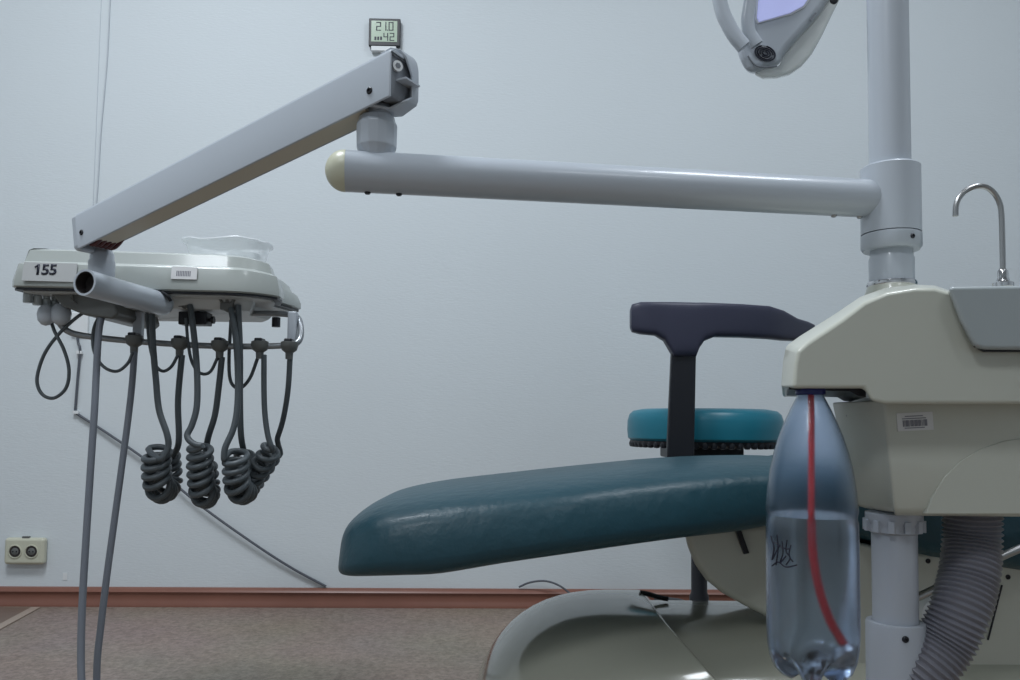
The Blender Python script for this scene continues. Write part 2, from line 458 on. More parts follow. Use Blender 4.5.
# lower housing
LY = 0.815
zl1, zl0 = P(900, 403, LY).z, P(900, 517, LY).z
def lh_ring(z, k, inset=0.0):
    x0 = P(856, 450, LY+.03).x + k
    x1 = P(1070, 450, LY).x
    cx = P(888, 450, LY).x + k*.4
    return [Vector((cx+inset*.3, LY+inset, z)), Vector((x1, LY+inset, z)), Vector((x1, 1.08-inset, z)), Vector((x0+inset+.085, 1.08-inset, z)),
            Vector((x0+inset, LY+.07+inset, z)), Vector((x0+inset+.003, LY+.040+inset, z)), Vector((x0+.012+inset, LY+.014+inset, z))]
rs = [lh_ring(zl0, .020, .014), lh_ring(zl0+.003, .017, .006), lh_ring(zl0+.010, .014, .001), lh_ring((zl0+zl1)/2, .004), lh_ring(zl1+.002, -.008)]
lh = obj('lower_housing', rings(rs), 'cream', t, bevel=.003, angle=50)
# moulded quarter disc on the front
c = P(1010, 517, LY); bm = bmesh.new(); rr = .078; poly = []
poly = [(P(925, 514, LY).x, P(925, 514, LY).z)] + [(P(a, b, LY).x, P(a, b, LY).z) for a, b in ((932, 496), (944, 477), (960, 461), (980, 449), (1003, 441), (1030, 437), (1060, 436), (1060, 514))]
obj('moulded_panel', prism(poly, LY-.0012, LY+.01), 'cream', lh, bevel=.0011, seg=3)
screw(P(850.5, 415, LY+.045), (-.5, -1, 0), .0042, lh, 'black')
# barcode sticker
xd = Vector((1, 0, 0.06)); ud = Vector((-.06, 0, 1))
c = P(915, 421.5, LY-.0005)
st = obj('barcode_sticker', obox(c, xd, Vector((0, 1, 0)), ud, mm(18, LY), .0004, mm(9, LY)), 'sticker', lh, smooth=False, label='white barcode sticker')
bm = bmesh.new()
for k in range(17):
    wd = random.choice((.35, .6, .8))
    obox(c+xd.normalized()*mm(-12+k*1.45, LY)+ud*mm(-1.5, LY)+Vector((0, -.0005, 0)), xd, Vector((0, 1, 0)), ud, mm(wd, LY), .0002, mm(3.2, LY), bm)
for r_, wd in ((5.5, 9), (3.2, 12), (-6.2, 10)):
    obox(c+xd.normalized()*mm(-1, LY)+ud*mm(r_, LY)+Vector((0, -.0005, 0)), xd, Vector((0, 1, 0)), ud, mm(wd, LY), .0002, mm(.45, LY), bm)
obj('barcode_print', bm, 'stick_g', st, smooth=False)
# support pipe
YQ = .87
qc = P(894.5, 560, YQ); QX = qc.x
z = lambda y: P(895, y, YQ).z
r0 = mm(21, YQ)
pp = obj('support_pipe', lathe((QX, YQ, z(640)), [(0, 0), (r0, 0), (r0, z(514)-z(640)), (0, z(514)-z(640))], 40), 'pvc', t)
bm = lathe((QX, YQ, z(533)), [(r0, 0), (r0*1.16, .002), (r0*1.19, .006), (r0*1.19, .011), (r0*1.26, .013), (r0*1.26, .022), (r0, .024)], 40)
for k in range(12):
    a = 2*PI*k/12
    obox((QX+math.cos(a)*r0*1.2, YQ+math.sin(a)*r0*1.2, z(525)), Vector((math.cos(a), math.sin(a), 0)), Vector((-math.sin(a), math.cos(a), 0)), Z, .0035, .003, .006, bm)
obj('pipe_nut', bm, 'pvc', pp)
r1 = mm(27.5, YQ)
sl = obj('lower_sleeve', lathe((QX, YQ, 0), [(0, 0), (r1, 0), (r1, z(624)), (r1*.97, z(621)), (r0*1.03, z(621)), (r0*1.02, z(628)), (0, z(628))], 40), 'pvc', t)
screw((QX-.004, YQ-r1, z(632)), (0, -1, 0), .0035, sl, 'black')
# corrugated hose
YC = .86
pts = smooth([P(972, 505, YC+.02), P(972, 540, YC+.02), P(969, 575, YC+.01), P(960, 610, YC), P(945, 642, YC), P(921, 674, YC), P(885, 708, YC+.02), P(835, 735, YC+.08)], 40)
L = sum((b-a).length for a, b in zip(pts, pts[1:])); NR = L/mm(5.3, YC)
pr = []                       # resample evenly
acc = [0]
for a_, b_ in zip(pts, pts[1:]): acc.append(acc[-1]+(b_-a_).length)
NN = int(NR*8); j = 0
for k in range(NN+1):
    s = acc[-1]*k/NN
    while j < len(acc)-2 and acc[j+1] < s: j += 1
    pr.append(pts[j].lerp(pts[j+1], (s-acc[j])/max(1e-9, acc[j+1]-acc[j])))
rc = mm(27.6, YC)
ch = obj('corrugated_hose', tube(pr, lambda u: rc-.0012+.0015*math.sin(u*NR*2*PI), 36), 'corr', t, label='ribbed grey suction hose')

# ================================================================== DELIVERY ARM
t = arm = thing('delivery_arm', 'long grey swing arm with sloping spring arm reaching from pole to tray', 'support arm', (PX, YP, P(890, 248, YP).z))
z0, z1, zs = P(892, 251, YP).z, P(892, 168, YP).z, P(892, 235, YP).z
rs_ = mm(28.3, YP)
sv = obj('sleeve', lathe((PX, YP, zs+.001), [(rp*1.0, 0), (rs_, 0), (rs_, z1-zs-.002), (rs_-.002, z1-zs), (rp*1.02, z1-zs), (rp*1.0, z1-zs-.01)], 56), 'enamel', t)
obj('lower_ring', lathe((PX, YP, z0), [(rp, 0), (rs_*.93, 0), (rs_*1.01, .004), (rs_*1.01, zs-z0-.001), (rs_*.98, zs-z0), (rp, zs-z0)], 56), 'enamel', sv)
ang = math.radians(-74)
screw((PX+rs_*1.01*math.cos(ang), YP+rs_*1.01*math.sin(ang), (z0+zs)/2+.001), (math.cos(ang), math.sin(ang), 0), .003, sv, 'black')
A = P(345, 171, .865); B = P(886, 200, YP)
B.z = P(880, 199.5, YP).z
rt = mm(20.6, .875)
st = obj('swing_tube', tube([A.lerp(B, k/10) for k in range(11)], rt, 48), 'enamel', t)
dr = (A-B).normalized()
obj('end_cap', lathe(A, [(rt*1.01, -.001)]+[(rt*1.01*math.cos(a), rt*.95*math.sin(a)) for a in (PI/2*k/10 for k in range(10))]+[(0, rt*.95)], 48, axis=dr), 'cap', st, label='yellowed domed end cap')
for px, u in ((366, None), (395, None), (829, None), (857, None)):
    k = (px-345)/(886-345)
    c = A.lerp(B, k)+Vector((0, 0, -rt))
    screw(c, (0, 0, -1), .0035, st, 'steel' if px > 500 else 'black', h=.002)
# elbow
E = P(376.5, 150, .872); ez = lambda y: P(376, y, .872).z
re = mm(20.5, .872)
el = obj('elbow_collar', lathe((E.x, .872, ez(160)), [(0, 0), (re*.76, 0), (re*.80, ez(156)-ez(160)), (re, ez(148)-ez(160)), (re*1.02, ez(126)-ez(160)), (re*.92, ez(122)-ez(160)), (re*.88, ez(118)-ez(160)), (0, ez(118)-ez(160))], 14), 'enamel', t, bevel=.001, angle=20)
obj('elbow_neck', lathe((E.x+.002, .872, ez(119)), [(0, 0), (re*.66, 0), (re*.66, ez(94)-ez(119)), (0, ez(94)-ez(119))], 32), 'enamel', el)
# spring arm frame
R_ = P(390, 71, .828); L_ = P(76, 231, 1.10)
ax = (L_-R_).normalized(); LN = (L_-R_).length
nb = Vector((-ax.y, ax.x, 0)).normalized()
if nb.y < 0: nb = -nb
hh = nb.cross(ax); hh = hh if hh.z > 0 else -hh
hh.normalize()
HA, WA = .0262, .042      # half height, full depth
def AP(s, n, h): return R_+ax*s+nb*n+hh*h
def sweep(poly, s0, s1, bm=None): return rings([[AP(s+(h*ax.z/hh.z if s < .02 else 0), n, h) for n, h in poly] for s in (s0, s1)], bm)
up_ = [(0, -HA), (.003, -HA), (.003, HA-.005), (WA-.003, HA-.005), (WA-.003, -HA*.75), (WA, -HA*.75), (WA, HA-.006), (WA-.006, HA), (.006, HA), (.0015, HA-.002), (0, HA-.006)]
sc = obj('spring_arm_cover', sweep(up_, 0, LN), 'enamel', t, bevel=.0012, angle=50)
# rounded far end plate
bm = sweep([(0, -HA+.004), (.003, -HA), (WA*.6, -HA), (WA*.6, HA-.003), (.003, HA-.003), (0, HA-.004)], LN-.002, LN+.009)
obj('end_plate', bm, 'enamel', sc, bevel=.006, seg=4)
obj('inner_bar', sweep([(.006, -HA+.003), (WA-.009, -HA+.003), (WA-.009, -HA+.020), (.006, -HA+.020)], .045, LN-.035), 'brown_in', sc, smooth=False, label='brown inner bar seen from below')
obj('cavity_shade', sweep([(.004, -HA+.010), (WA-.004, -HA+.010), (WA-.004, HA-.006), (.004, HA-.006)], .014, .05), 'dark', sc, smooth=False)  # solid dark block imitates the shaded inside of the arm
bm = bmesh.new()
for k in range(5):
    n = .010+k*.007
    tube(smooth([AP(LN-.006, n, -HA+.012), AP(LN-.02, n, -HA+.003), AP(LN-.034, n, -HA+.004), AP(LN-.05, n, -HA+.012)], 5), .0035, 8, bm)
obj('wiring', bm, 'red_dark', sc, label='dark red wires at the low end')
for s, h in ((.030, -.010), (LN-.012, -.006)):
    screw(AP(s, 0, h), -nb, .004, sc, 'black')
# knuckle at the high end: D-shaped far plate with a shallow rim, open towards the room
sx = -Vector((ax.x, ax.y, 0)).normalized()
def KP(s_, n, h): return R_+sx*s_+nb*n+Z*h
outl = [(-.034, HA-.024), (-.016, HA-.001), (-.008, HA+.006), (-.001, HA+.0055), (.003, HA-.001), (.005, HA-.010), (.0055, HA-.020), (.0055, -HA+.008), (.003, -HA+.003), (-.016, -HA-.005), (-.034, -HA-.003)]
cx_, cz_ = -.014, -.002
inn = [(cx_+(a-cx_)*.87, cz_+(b-cz_)*.90) for a, b in outl]
nf = [.003 if a < -.006 else WA-.010-.0 for a, b in outl]
nf[1] = .004; nf[2] = .010; nf[3] = .018; nf[4] = .024; nf[5] = .027; nf[9] = .020; nf[10] = .004; nf[8] = .026
bm = bmesh.new()
o0 = [bm.verts.new(KP(a, q, b)) for (a, b), q in zip(outl, nf)]; o1 = [bm.verts.new(KP(a, WA+.002, b)) for a, b in outl]
i0 = [bm.verts.new(KP(a, q, b)) for (a, b), q in zip(inn, nf)]; i1 = [bm.verts.new(KP(a, WA-.001, b)) for a, b in inn]
n = len(outl)
for k in range(n):
    j = (k+1) % n
    bm.faces.new((o0[k], o0[j], o1[j], o1[k])); bm.faces.new((i0[k], i1[k], i1[j], i0[j]))
    bm.faces.new((o0[k], i0[k], i0[j], o0[j]))
bm.faces.new(o1); bm.faces.new(list(reversed(i1)))
kn = obj('knuckle_shell', bm, 'enamel', t, bevel=.001, angle=40)
obj('web_plate', obox(KP(.000, WA*.62, -.004), sx, nb, Z, .011, WA*.30, .0010), 'enamel', kn, smooth=False)
obj('knuckle_core', obox(KP(-.012, WA*.5, 0), sx, nb, Z, .010, WA*.42, HA*.9), 'enamel_d', kn, bevel=.003)
wa = (sx-nb*.5).normalized()
c = KP(-.001, WA*.30, .010)
obj('pivot_washer', lathe(c, [(.0034, 0), (.0058, 0), (.0058, .003), (.0034, .003)], 20, axis=wa), 'clip', kn, label='pale ring shaped washer')
obj('pivot_bolt', lathe(c-wa*.001, [(0, 0), (.0032, 0), (.0032, .0045), (0, .0045)], 6, axis=wa), 'enamel_d', kn)
# swivel joint at the tray
YJ = 1.135
jc = P(102, 260, YJ); jz = lambda y: P(105, y, YJ).z
sj = obj('swivel_joint', lathe((jc.x, YJ, jz(292)), [(0, 0), (mm(9, YJ), .001), (mm(12.3, YJ), jz(282)-jz(292)), (mm(12.6, YJ), jz(262)-jz(292)), (mm(11.3, YJ), jz(260)-jz(292)), (mm(11.3, YJ), jz(254)-jz(292)), (mm(10.5, YJ), jz(253)-jz(292)), (mm(9, YJ), jz(250)-jz(292)), (mm(8, YJ), jz(236)-jz(292)), (0, jz(236)-jz(292))], 40), 'enamel', t)
# ================================================================== INSTRUMENT TRAY
YT0, YT1 = 1.175, 1.205
a = P(7, 285.5, YT0); b = P(247, 295, YT1)
zb = (a.z+b.z)/2; 
t = tray = thing('instrument_tray', 'pale grey-green dental instrument console numbered 155, hanging at the left', 'dental instrument console', (-.55, 1.32, zb))
def off(poly, d):
    n = len(poly); out = []
    for i in range(n):
        p0, p1, p2 = Vector(poly[i-1]), Vector(poly[i]), Vector(poly[(i+1) % n])
        e1 = (p1-p0).normalized(); e2 = (p2-p1).normalized()
        n1 = Vector((-e1.y, e1.x)); n2 = Vector((-e2.y, e2.x))
        bis = (n1+n2).normalized(); k = d/max(.4, bis.dot(n1))
        out.append((p1.x+bis.x*k, p1.y+bis.y*k))
    return out
c1 = P(274, 303, 1.25); c2 = P(293, 312, 1.34); c3 = P(294, 314, 1.44)
plan = [(a.x+.010, YT0), (a.x+.10, YT0+.006), (b.x-.06, YT1-.004), (b.x-.035, YT1-.002), (b.x-.012, YT1+.003), (b.x+.006, YT1+.012), (b.x+.022, YT1+.026), (b.x+.036, YT1+.045), (c1.x+.006, 1.285), (c2.x-.012, 1.32), (c2.x-.003, 1.355), (c2.x, 1.39), (c3.x, 1.43), (c3.x-.015, 1.46), (a.x+.03, 1.46), (a.x, 1.44), (a.x, YT0+.012)]
zt = P(120, 263.5, YT0+.01).z
ztop = P(120, 249, YT0+.02).z
slope = lambda x: 0 if x < b.x-.02 else 0
def pr_(d, z, drop=0): 
    return [Vector((x, y, z-drop*max(0, min(1, (y-YT1)/.22))*max(0, min(1, (x-b.x+.06)/.08)))) for x, y in off(plan, d)]
rs = [pr_(.004, zb+.001), pr_(0, zb+.003), pr_(.000, zb+.012), pr_(.006, zt-.002, .014), pr_(.012, zt+.001, .016), pr_(.014, zt+.003, .017), pr_(.019, ztop-.003, .026), pr_(.024, ztop, .028), pr_(.04, ztop+.001, .028)]
hs = obj('housing', rings(rs), 'pale', t, bevel=.0015, angle=25)
obj('gap_shade', rings([pr_(.0035, zb-.0022), pr_(.0035, zb+.001)]), 'black', hs, smooth=False, label='shaded gap line drawn as a black band')  # black band stands in for the shaded gap below the housing
ux = P(66, 300, 1.2).x
def ur_(d, z): return [Vector((max(v.x, ux+(d-.04)), v.y, z)) for v in pr_(d, z)]
obj('underside_panel', slab([(v.x, v.y) for v in pr_(.014, 0)], zb-.004, zb), 'under', t, smooth=False)
obj('underside', rings([ur_(.052, zb-.019), ur_(.047, zb-.014), ur_(.043, zb-.001)]), 'under', t, bevel=.003)
# sloped cable housing at the left below
bm = prism([(P(x, y, 1.21).x, P(x, y, 1.21).z) for x, y in ((48, 292), (62, 306), (84, 315), (112, 319), (118, 314), (112, 292))], 1.21, 1.36)
obj('hose_housing', bm, 'holder', t, bevel=.004)
# labels
fx = Vector((b.x-.06-a.x-.1, YT1-.004-YT0-.006, 0)).normalized()
fx1 = Vector((.09, .006, 0)).normalized()
def FP(px, py):   # point on the front face
    d = ray(px, py); n = Vector((fx.y, -fx.x, 0))
    o = Vector((a.x+.10, YT0+.006, 0))
    tt = (o-CAM).dot(n)/d.dot(n)
    return CAM+d*tt
fn = Vector((fx.y, -fx.x, 0))
c = FP(49.5, 272)-fn*.0012
Zt = (Z-fn*.17).normalized()
nl = obj('number_plate', obox(c, fx, Zt.cross(fx), Zt, mm(25.5, 1.18), .0008, mm(9.8, 1.18)), 'plate155', t, smooth=False, label='white label numbered 155')
bm = bmesh.new()
for ch_, px in (('1', 37.8), ('5', 45.2), ('5', 53.0)):
    b1 = text_bm(ch_, FP(px, 270)-fn*.0007, mm(11.5, 1.18), fx, Zt, .0003, .03)
    me_ = bpy.data.meshes.new('digit'); b1.to_mesh(me_); b1.free(); bm.from_mesh(me_); bpy.data.meshes.remove(me_)
obox(FP(36.3, 266.3)-fn*.0005, (fx+Z*.75), Zt.cross(fx), (Z-fx*.75), mm(1.9, 1.18), .0003, mm(.75, 1.18), bm)
obj('number', bm, 'ink', nl, smooth=False)
c = FP(184, 273)-fn*.0014
bs = obj('barcode_sticker', obox(c, fx, Zt.cross(fx), Zt, mm(12.5, 1.2), .0007, mm(6.5, 1.2)), 'sticker', t, smooth=False, label='small white barcode sticker')
bm = bmesh.new()
for k in range(9): obox(c+fx*mm(-7+k*1.6, 1.2)+fn*.0008+Z*mm(-.5, 1.2), fx, Zt.cross(fx), Zt, mm(.5, 1.2), .0002, mm(2.8, 1.2), bm)
obj('barcode_print', bm, 'stick_g', bs, smooth=False)
# knobs
for px, py in ((28, 291), (37.5, 293.5), (46.5, 296.5), (55, 299)):
    Y = 1.21+ (px-28)*.0012
    c = P(px, py, Y); r = mm(4.3, Y)
    kb = obj('knob', lathe(c+Vector((0, 0, -mm(12, Y))), [(0, 0), (r*.9, 0), (r, .002), (r, mm(9, Y)), (r*.75, mm(10, Y)), (r*.75, mm(17, Y)), (0, mm(17, Y))], 20), 'bowl', t)
# bracket lobes for the rail
bm = lathe(P(46, 313, 1.225), [(.006, .012), (.011, .006), (.0125, -.002), (.011, -.012), (.006, -.018), (0, -.020)], 24)
obj('bracket_knob', bm, 'enamel', t)
bm = lathe(P(61, 312, 1.23), [(.008, .012), (.013, .006), (.015, -.002), (.013, -.014), (.006, -.020), (0, -.021)], 24)
obj('bracket_knob', bm, 'enamel', t)
# support tube under the console with open end
ta = P(85, 282.5, 1.065); tb = P(162, 304, 1.215)
dirt = (tb-ta).normalized(); rtb = mm(13.2, 1.09)
rs2 = []
bm = lathe(ta, [(rtb*.84, .02), (rtb*.84, -.001), (rtb, -.001), (rtb*1.0, .01), (rtb, (tb-ta).length), (rtb*.9, (tb-ta).length+.006), (rtb*.5, (tb-ta).length+.012), (0, (tb-ta).length+.013)], 40, axis=dirt)
stt = obj('handle_tube', bm, 'enamel', t)
obj('tube_opening_shade', lathe(ta, [(0, .019), (rtb*.845, .019), (rtb*.845, .0), (rtb*.80, .0), (rtb*.78, .016), (0, .016)], 32, axis=dirt), 'dark', stt)  # dark cup paints the shade inside the open tube end
screw(P(158, 293.5, 1.2), (0, -1, .2), .003, stt, 'steel')
# rail
YR = 1.26
rail_pts = [P(55, 310, 1.23), P(58, 320, 1.235), P(66, 330, 1.24), P(80, 335, 1.25), P(110, 339, YR), P(150, 342.5, YR), P(200, 345.5, YR), P(250, 346.5, YR), P(285, 345.5, YR), P(296, 343.5, 1.262), P(300.5, 337, 1.27), P(300.5, 325, 1.28), P(297, 317, 1.29), P(288, 314.5, 1.30), P(270, 313.5, 1.31), P(250, 313.5, 1.33)]
rail = obj('rail', tube(smooth(rail_pts, 8), mm(3.1, YR), 14), 'rail', t, label='grey bent tube rail below the console')
for px in (139, 293):
    obj('rail_post', box(P(px-4.5, 330, 1.28).x, P(px+4.5, 330, 1.28).x, 1.272, 1.284, P(px, 343, 1.28).z, P(px, 312, 1.28).z), 'enamel', t, bevel=.002)
# instrument holders on the rail
H = [(134.5, 344), (180, 347), (220, 349), (260, 349.5), (289.5, 350)]
for px, py in H:
    c = P(px, py-6, YR-.004); r = mm(8.6, YR)
    bm = lathe(c+Vector((0, 0, -.024)), [(0, 0), (r*.42, .000), (r*.45, .010), (r*.85, .014), (r, .021), (r*.98, .027), (r*.6, .029), (0, .029)], 24)
    h_ = obj('holder', bm, 'holder', t)
    obj('holder_clip', box(c.x-.006, c.x+.006, YR-.016, YR+.006, c.z-.001, c.z+.008), 'black', h_, bevel=.002)
# brackets under the console
for px, py, wd in ((186, 296, 10), (228, 299, 9)):
    c = P(px, py, 1.25)
    bm = bmesh.new()
    for k in (-1, 0, 1):
        obox(c+Vector((k*.009, 0, -.004)), Vector((1, 0, -.5*k)), Vector((0, 1, 0)), Vector((.5*k, 0, 1)), .0022, .006, .017, bm)
    obox(c+Vector((0, 0, -.012)), X0, Vector((0, 1, 0)), Z, .010, .007, .006, bm)
    obj('hose_bracket', bm, 'holder', t, bevel=.0015)
bm = box(P(180, 320, 1.27).x, P(208, 320, 1.27).x, 1.262, 1.29, P(190, 325, 1.27).z, P(190, 312, 1.27).z)
vb = obj('valve_block', bm, 'black', t, bevel=.002)
obj('valve_pin', lathe(P(208, 320, 1.275), [(0, 0), (.003, 0), (.003, .006), (.006, .006), (.006, .010), (0, .010)], 14, axis=(1, 0, 0)), 'black', vb)
obj('stop_button', lathe(P(276, 327, 1.33), [(0, 0), (.007, 0), (.007, .016), (0, .016)], 16), 'black', t)
obj('latch_lever', tube(smooth([P(150, 294, 1.22), P(158, 291, 1.2), P(166, 295, 1.195), P(171, 301, 1.2)]), .0025, 8), 'black', t)
# ---- hoses
def hose(pts, r, m_='hose', name='hose', label=None, parent=tray, k=8):
    return obj(name, tube(smooth(pts, k), r, 12), m_, parent, label=label)
R6 = mm(3.15, 1.2)
def PP(l, Y=None):
    return [P(q[0], q[1], q[2] if len(q) > 2 else Y) for q in l]
hose(PP([(49, 312), (54, 330), (64, 350), (69, 370), (66, 388), (54, 398), (42, 394), (37, 379), (44, 355), (58, 335), (76, 318), (90, 309)], 1.235), mm(1.7, 1.235), name='thin_hose', label='thin hose hanging in a teardrop loop at the left')
# two long hoses to the floor
f1 = PP([(104, 308, 1.23), (99, 330, 1.21), (96.5, 370, 1.2), (94.5, 410, 1.19), (90.5, 470, 1.18), (86, 540, 1.17), (82.5, 600, 1.16), (81, 650, 1.15), (82, 690, 1.14), (86, 735, 1.13)])
f1 += [Vector((f1[-1].x+.03, 1.12, .012)), Vector((f1[-1].x+.14, 1.13, .008)), Vector((-.30, 1.2, .008)), Vector((.02, 1.28, .009))]
hose(f1, mm(3.5, 1.18), 'hose_l', label='long grey hose reaching the floor, left one')
f2 = PP([(134.5, 352, 1.255), (132, 385, 1.25), (128, 420, 1.24), (122, 465, 1.23), (114.5, 520, 1.22), (107, 575, 1.21), (101, 625, 1.2), (97, 665, 1.19), (98, 710, 1.18), (106, 742, 1.17)])
f2 += [Vector((f2[-1].x+.05, 1.17, .012)), Vector((f2[-1].x+.14, 1.18, .008)), Vector((-.30, 1.24, .008)), Vector((.02, 1.32, .009))]
hose(f2, mm(3.3, 1.2), 'hose_l', label='long grey hose reaching the floor, right one')
# thin sagging loops between the console and the holders
TH = mm(1.6, 1.25)
hose(PP([(101, 313), (94, 328), (93, 346), (98, 360), (107, 369), (118, 371), (128, 363), (133, 352)], 1.25), TH, name='thin_hose', label='thin hose sagging to the first holder')
hose(PP([(147, 312), (149, 340), (154, 362), (162, 371), (171, 367), (178, 355)], 1.25), TH, name='thin_hose', label='thin hose sagging to the second holder')
hose(PP([(186, 318), (188, 342), (192, 362), (200, 373), (210, 372), (218, 357)], 1.255), TH, name='thin_hose', label='thin hose sagging to the third holder')
hose(PP([(231, 320), (229, 360), (231, 382), (240, 388), (250, 378), (258, 357)], 1.265), TH*1.1, name='thin_hose', label='thin hose sagging to the fourth holder')
def coil(pre, axis_pts, post, rcoil, turns, r, label, ph=0.0, steps=22, tilt=.4):
    axp = smooth(axis_pts, 16)
    n = int(turns*steps)
    ac = [0]
    for p, q in zip(axp, axp[1:]): ac.append(ac[-1]+(q-p).length)
    tot = ac[-1]; j = 0; hx = []
    for k in range(n+1):
        s = tot*k/n
        while j < len(ac)-2 and ac[j+1] < s: j += 1
        p = axp[j].lerp(axp[j+1], (s-ac[j])/(ac[j+1]-ac[j]))
        T = (axp[j+1]-axp[j]).normalized()
        # stable frame: fold plane normal mostly along the depth
        N = Vector((1, 0, 0)); N = (N-T*N.dot(T)).normalized(); Bn = T.cross(N)
        ph_ = ph+2*PI*k/steps
        hx.append(p+Vector((0, 0, .010))+(N*math.cos(ph_)+Bn*math.sin(ph_)+T*tilt*math.sin(ph_))*rcoil)
    pts = smooth(pre, 8)+hx[1:-1]+smooth(post, 8)
    # light smoothing where strands meet the coil
    for _ in range(2):
        pts = [pts[0]]+[(pts[i-1]+pts[i]*2+pts[i+1])/4 for i in range(1, len(pts)-1)]+[pts[-1]]
    return obj('coiled_hose', tube(pts, r, 12), 'hose', tray, label=label)
RC = mm(11.8, 1.24); rh = mm(3.1, 1.24)
coil(PP([(152, 314, 1.24), (153, 345, 1.235), (156, 380, 1.23), (159, 410, 1.225), (167, 434, 1.22), (168, 448, 1.22), (160, 462, 1.215)]),
     PP([(157, 456, 1.235), (156, 475, 1.235), (158, 491, 1.24), (163, 496, 1.262), (168, 488, 1.285), (167, 472, 1.29), (166, 462, 1.29)]),
     PP([(170, 458, 1.285), (177, 449, 1.27), (179, 435, 1.262), (178, 400, 1.258), (182, 355, 1.257)]), RC, 12, rh, 'dark coiled hose, the leftmost of four', ph=PI*.9)
coil(PP([(190, 305, 1.245), (194, 335, 1.24), (197, 370, 1.235), (197, 405, 1.23), (192, 425, 1.225), (187, 436, 1.22), (194, 444, 1.215), (204, 446, 1.215)]),
     PP([(200, 452, 1.235), (200, 475, 1.235), (202, 497, 1.24), (206, 502, 1.262), (207, 492, 1.285), (205, 478, 1.29), (204, 470, 1.29)]),
     PP([(205, 458, 1.28), (208, 438, 1.268), (215, 415, 1.262), (219, 385, 1.258), (222, 357, 1.257)]), mm(10.6, 1.24), 12.5, rh, 'dark coiled hose, second from the left', ph=PI*.4)
coil(PP([(231, 308, 1.245), (236, 340, 1.24), (238, 380, 1.235), (237, 410, 1.23), (233, 430, 1.225), (225, 448, 1.22), (224, 462, 1.22)]),
     PP([(236, 460, 1.235), (236, 480, 1.235), (238, 494, 1.24), (243, 498, 1.262), (247, 492, 1.285), (244, 475, 1.292), (242, 462, 1.29)]),
     PP([(244, 452, 1.28), (241, 435, 1.26), (240, 400, 1.255), (240, 350, 1.25), (238, 305, 1.25)]), mm(11, 1.24), 12, rh, 'dark coiled hose, third from the left', ph=PI*1.0)
coil(PP([(264, 355, 1.256), (264, 390, 1.25), (265, 415, 1.25), (268, 436, 1.25), (272, 448, 1.25)]),
     PP([(273, 452, 1.27), (266, 464, 1.27), (258, 476, 1.275), (250, 488, 1.28), (246, 496, 1.30), (252, 490, 1.315), (263, 474, 1.32), (274, 456, 1.32)]),
     PP([(276, 442, 1.30), (283, 420, 1.28), (288, 390, 1.262), (290, 358, 1.258)]), mm(9, 1.26), 12, mm(2.8, 1.26), 'dark coiled hose, the rightmost and slanting', ph=PI*.2)

# ---- clear plastic wrap tray lying on the console
c0 = P(228, 262, 1.33); zt_ = ztop+.0025
def wrap_ring(hw, hd, z, wob, k0):
    out = []
    for k in range(48):
        a_ = 2*PI*k/48
        cx, sy = math.cos(a_), math.sin(a_)
        out.append(Vector((c0.x+hw*math.copysign(abs(cx)**.6, cx), 1.33+hd*math.copysign(abs(sy)**.6, sy), z+wob*math.sin(a_*5+k0)+wob*.7*math.sin(a_*9+1.3))))
    return out
t = thing('plastic_tray', 'crumpled clear plastic tray lying on top of the numbered console', 'plastic tray', (c0.x, 1.33, zt_))
zh = mm(26, 1.3)
bm = rings([wrap_ring(.050, .035, zt_, 0, 0), wrap_ring(.058, .042, zt_+zh*.2, .001, 0), wrap_ring(.064, .048, zt_+zh*.75, .0016, 1), wrap_ring(.070, .053, zt_+zh*.85, .0016, 1.2), wrap_ring(.069, .052, zt_+zh*.89, .0016, 1.2), wrap_ring(.063, .047, zt_+zh*.79, .0016, 1), wrap_ring(.057, .041, zt_+zh*.22, .001, 0), wrap_ring(.049, .034, zt_+.0015, 0, 0)])
obj('tray_shell', bm, 'clear', t)
bm = bmesh.new()
rs = []
for i in range(9):
    u = i/8
    rs.append([Vector((c0.x+.008+u*.050, 1.30+v*.055, zt_+.010+.012*math.sin(u*5+v*3)*abs(math.cos(v*4+u*2))+.004*math.sin(v*11)+.010*u)) for v in [k/10 for k in range(11)]])
bm = rings(rs, cap=False, closed=False)
cr = obj('crumpled_film', bm, 'clear', t)
md = cr.modifiers.new('thick', 'SOLIDIFY'); md.thickness = .0006

# ================================================================== OPERATING LIGHT
YL = 1.20
t = thing('operating_light', 'grey dental operating lamp head with spiral emblem hanging at the top, left of the pole', 'dental lamp', P(790, 40, YL))
LF = YL-.05
poly = [(736, 44), (739, 60), (749, 75), (765, 68), (779, 66), (783, 56), (791, 46), (811, 24), (824, 8), (833, -8), (842, -40), (846, -75), (838, -110), (815, -128), (785, -118), (765, -80), (755, -40), (748, 0), (742, 30)]
bm = deep_housing(poly, LF, YL+.03, n=2, yaw=.33, tilt=.42)
hd = obj('head', bm, 'enamel', t, bevel=.012, seg=5, angle=20)
lens = [(757, 18), (759, 22), (770, 19), (790, 13), (803, 6), (814, -10), (820, -40), (815, -85), (795, -105), (778, -85), (766, -40), (759, -5)]
fr = obj('lens_frame', prism([((P(510+(x-510), y, LF-.001)).x + (-.0022 if x < 785 else .0022), P(x, y, LF-.001).z+(-.0022 if y > -40 else .0022)) for x, y in lens], LF-.0015, LF+.004), 'clip', hd, smooth=False)
obj('lens', prism([(P(x, y, LF-.002).x, P(x, y, LF-.002).z) for x, y in lens], LF-.004, LF+.003), 'lens', t, smooth=False, label='lens tinted violet white like its reflection')
cov = [(752, 73), (762, 78), (777, 77.5), (790, 74), (802, 66), (812, 54), (822, 36), (832, 15), (842, -5), (852, -40), (856, -80), (842, -120), (826, -128), (838, -110), (846, -75), (840, -40), (829, 0), (811, 22), (791, 43), (783, 56), (779, 67), (765, 67)]
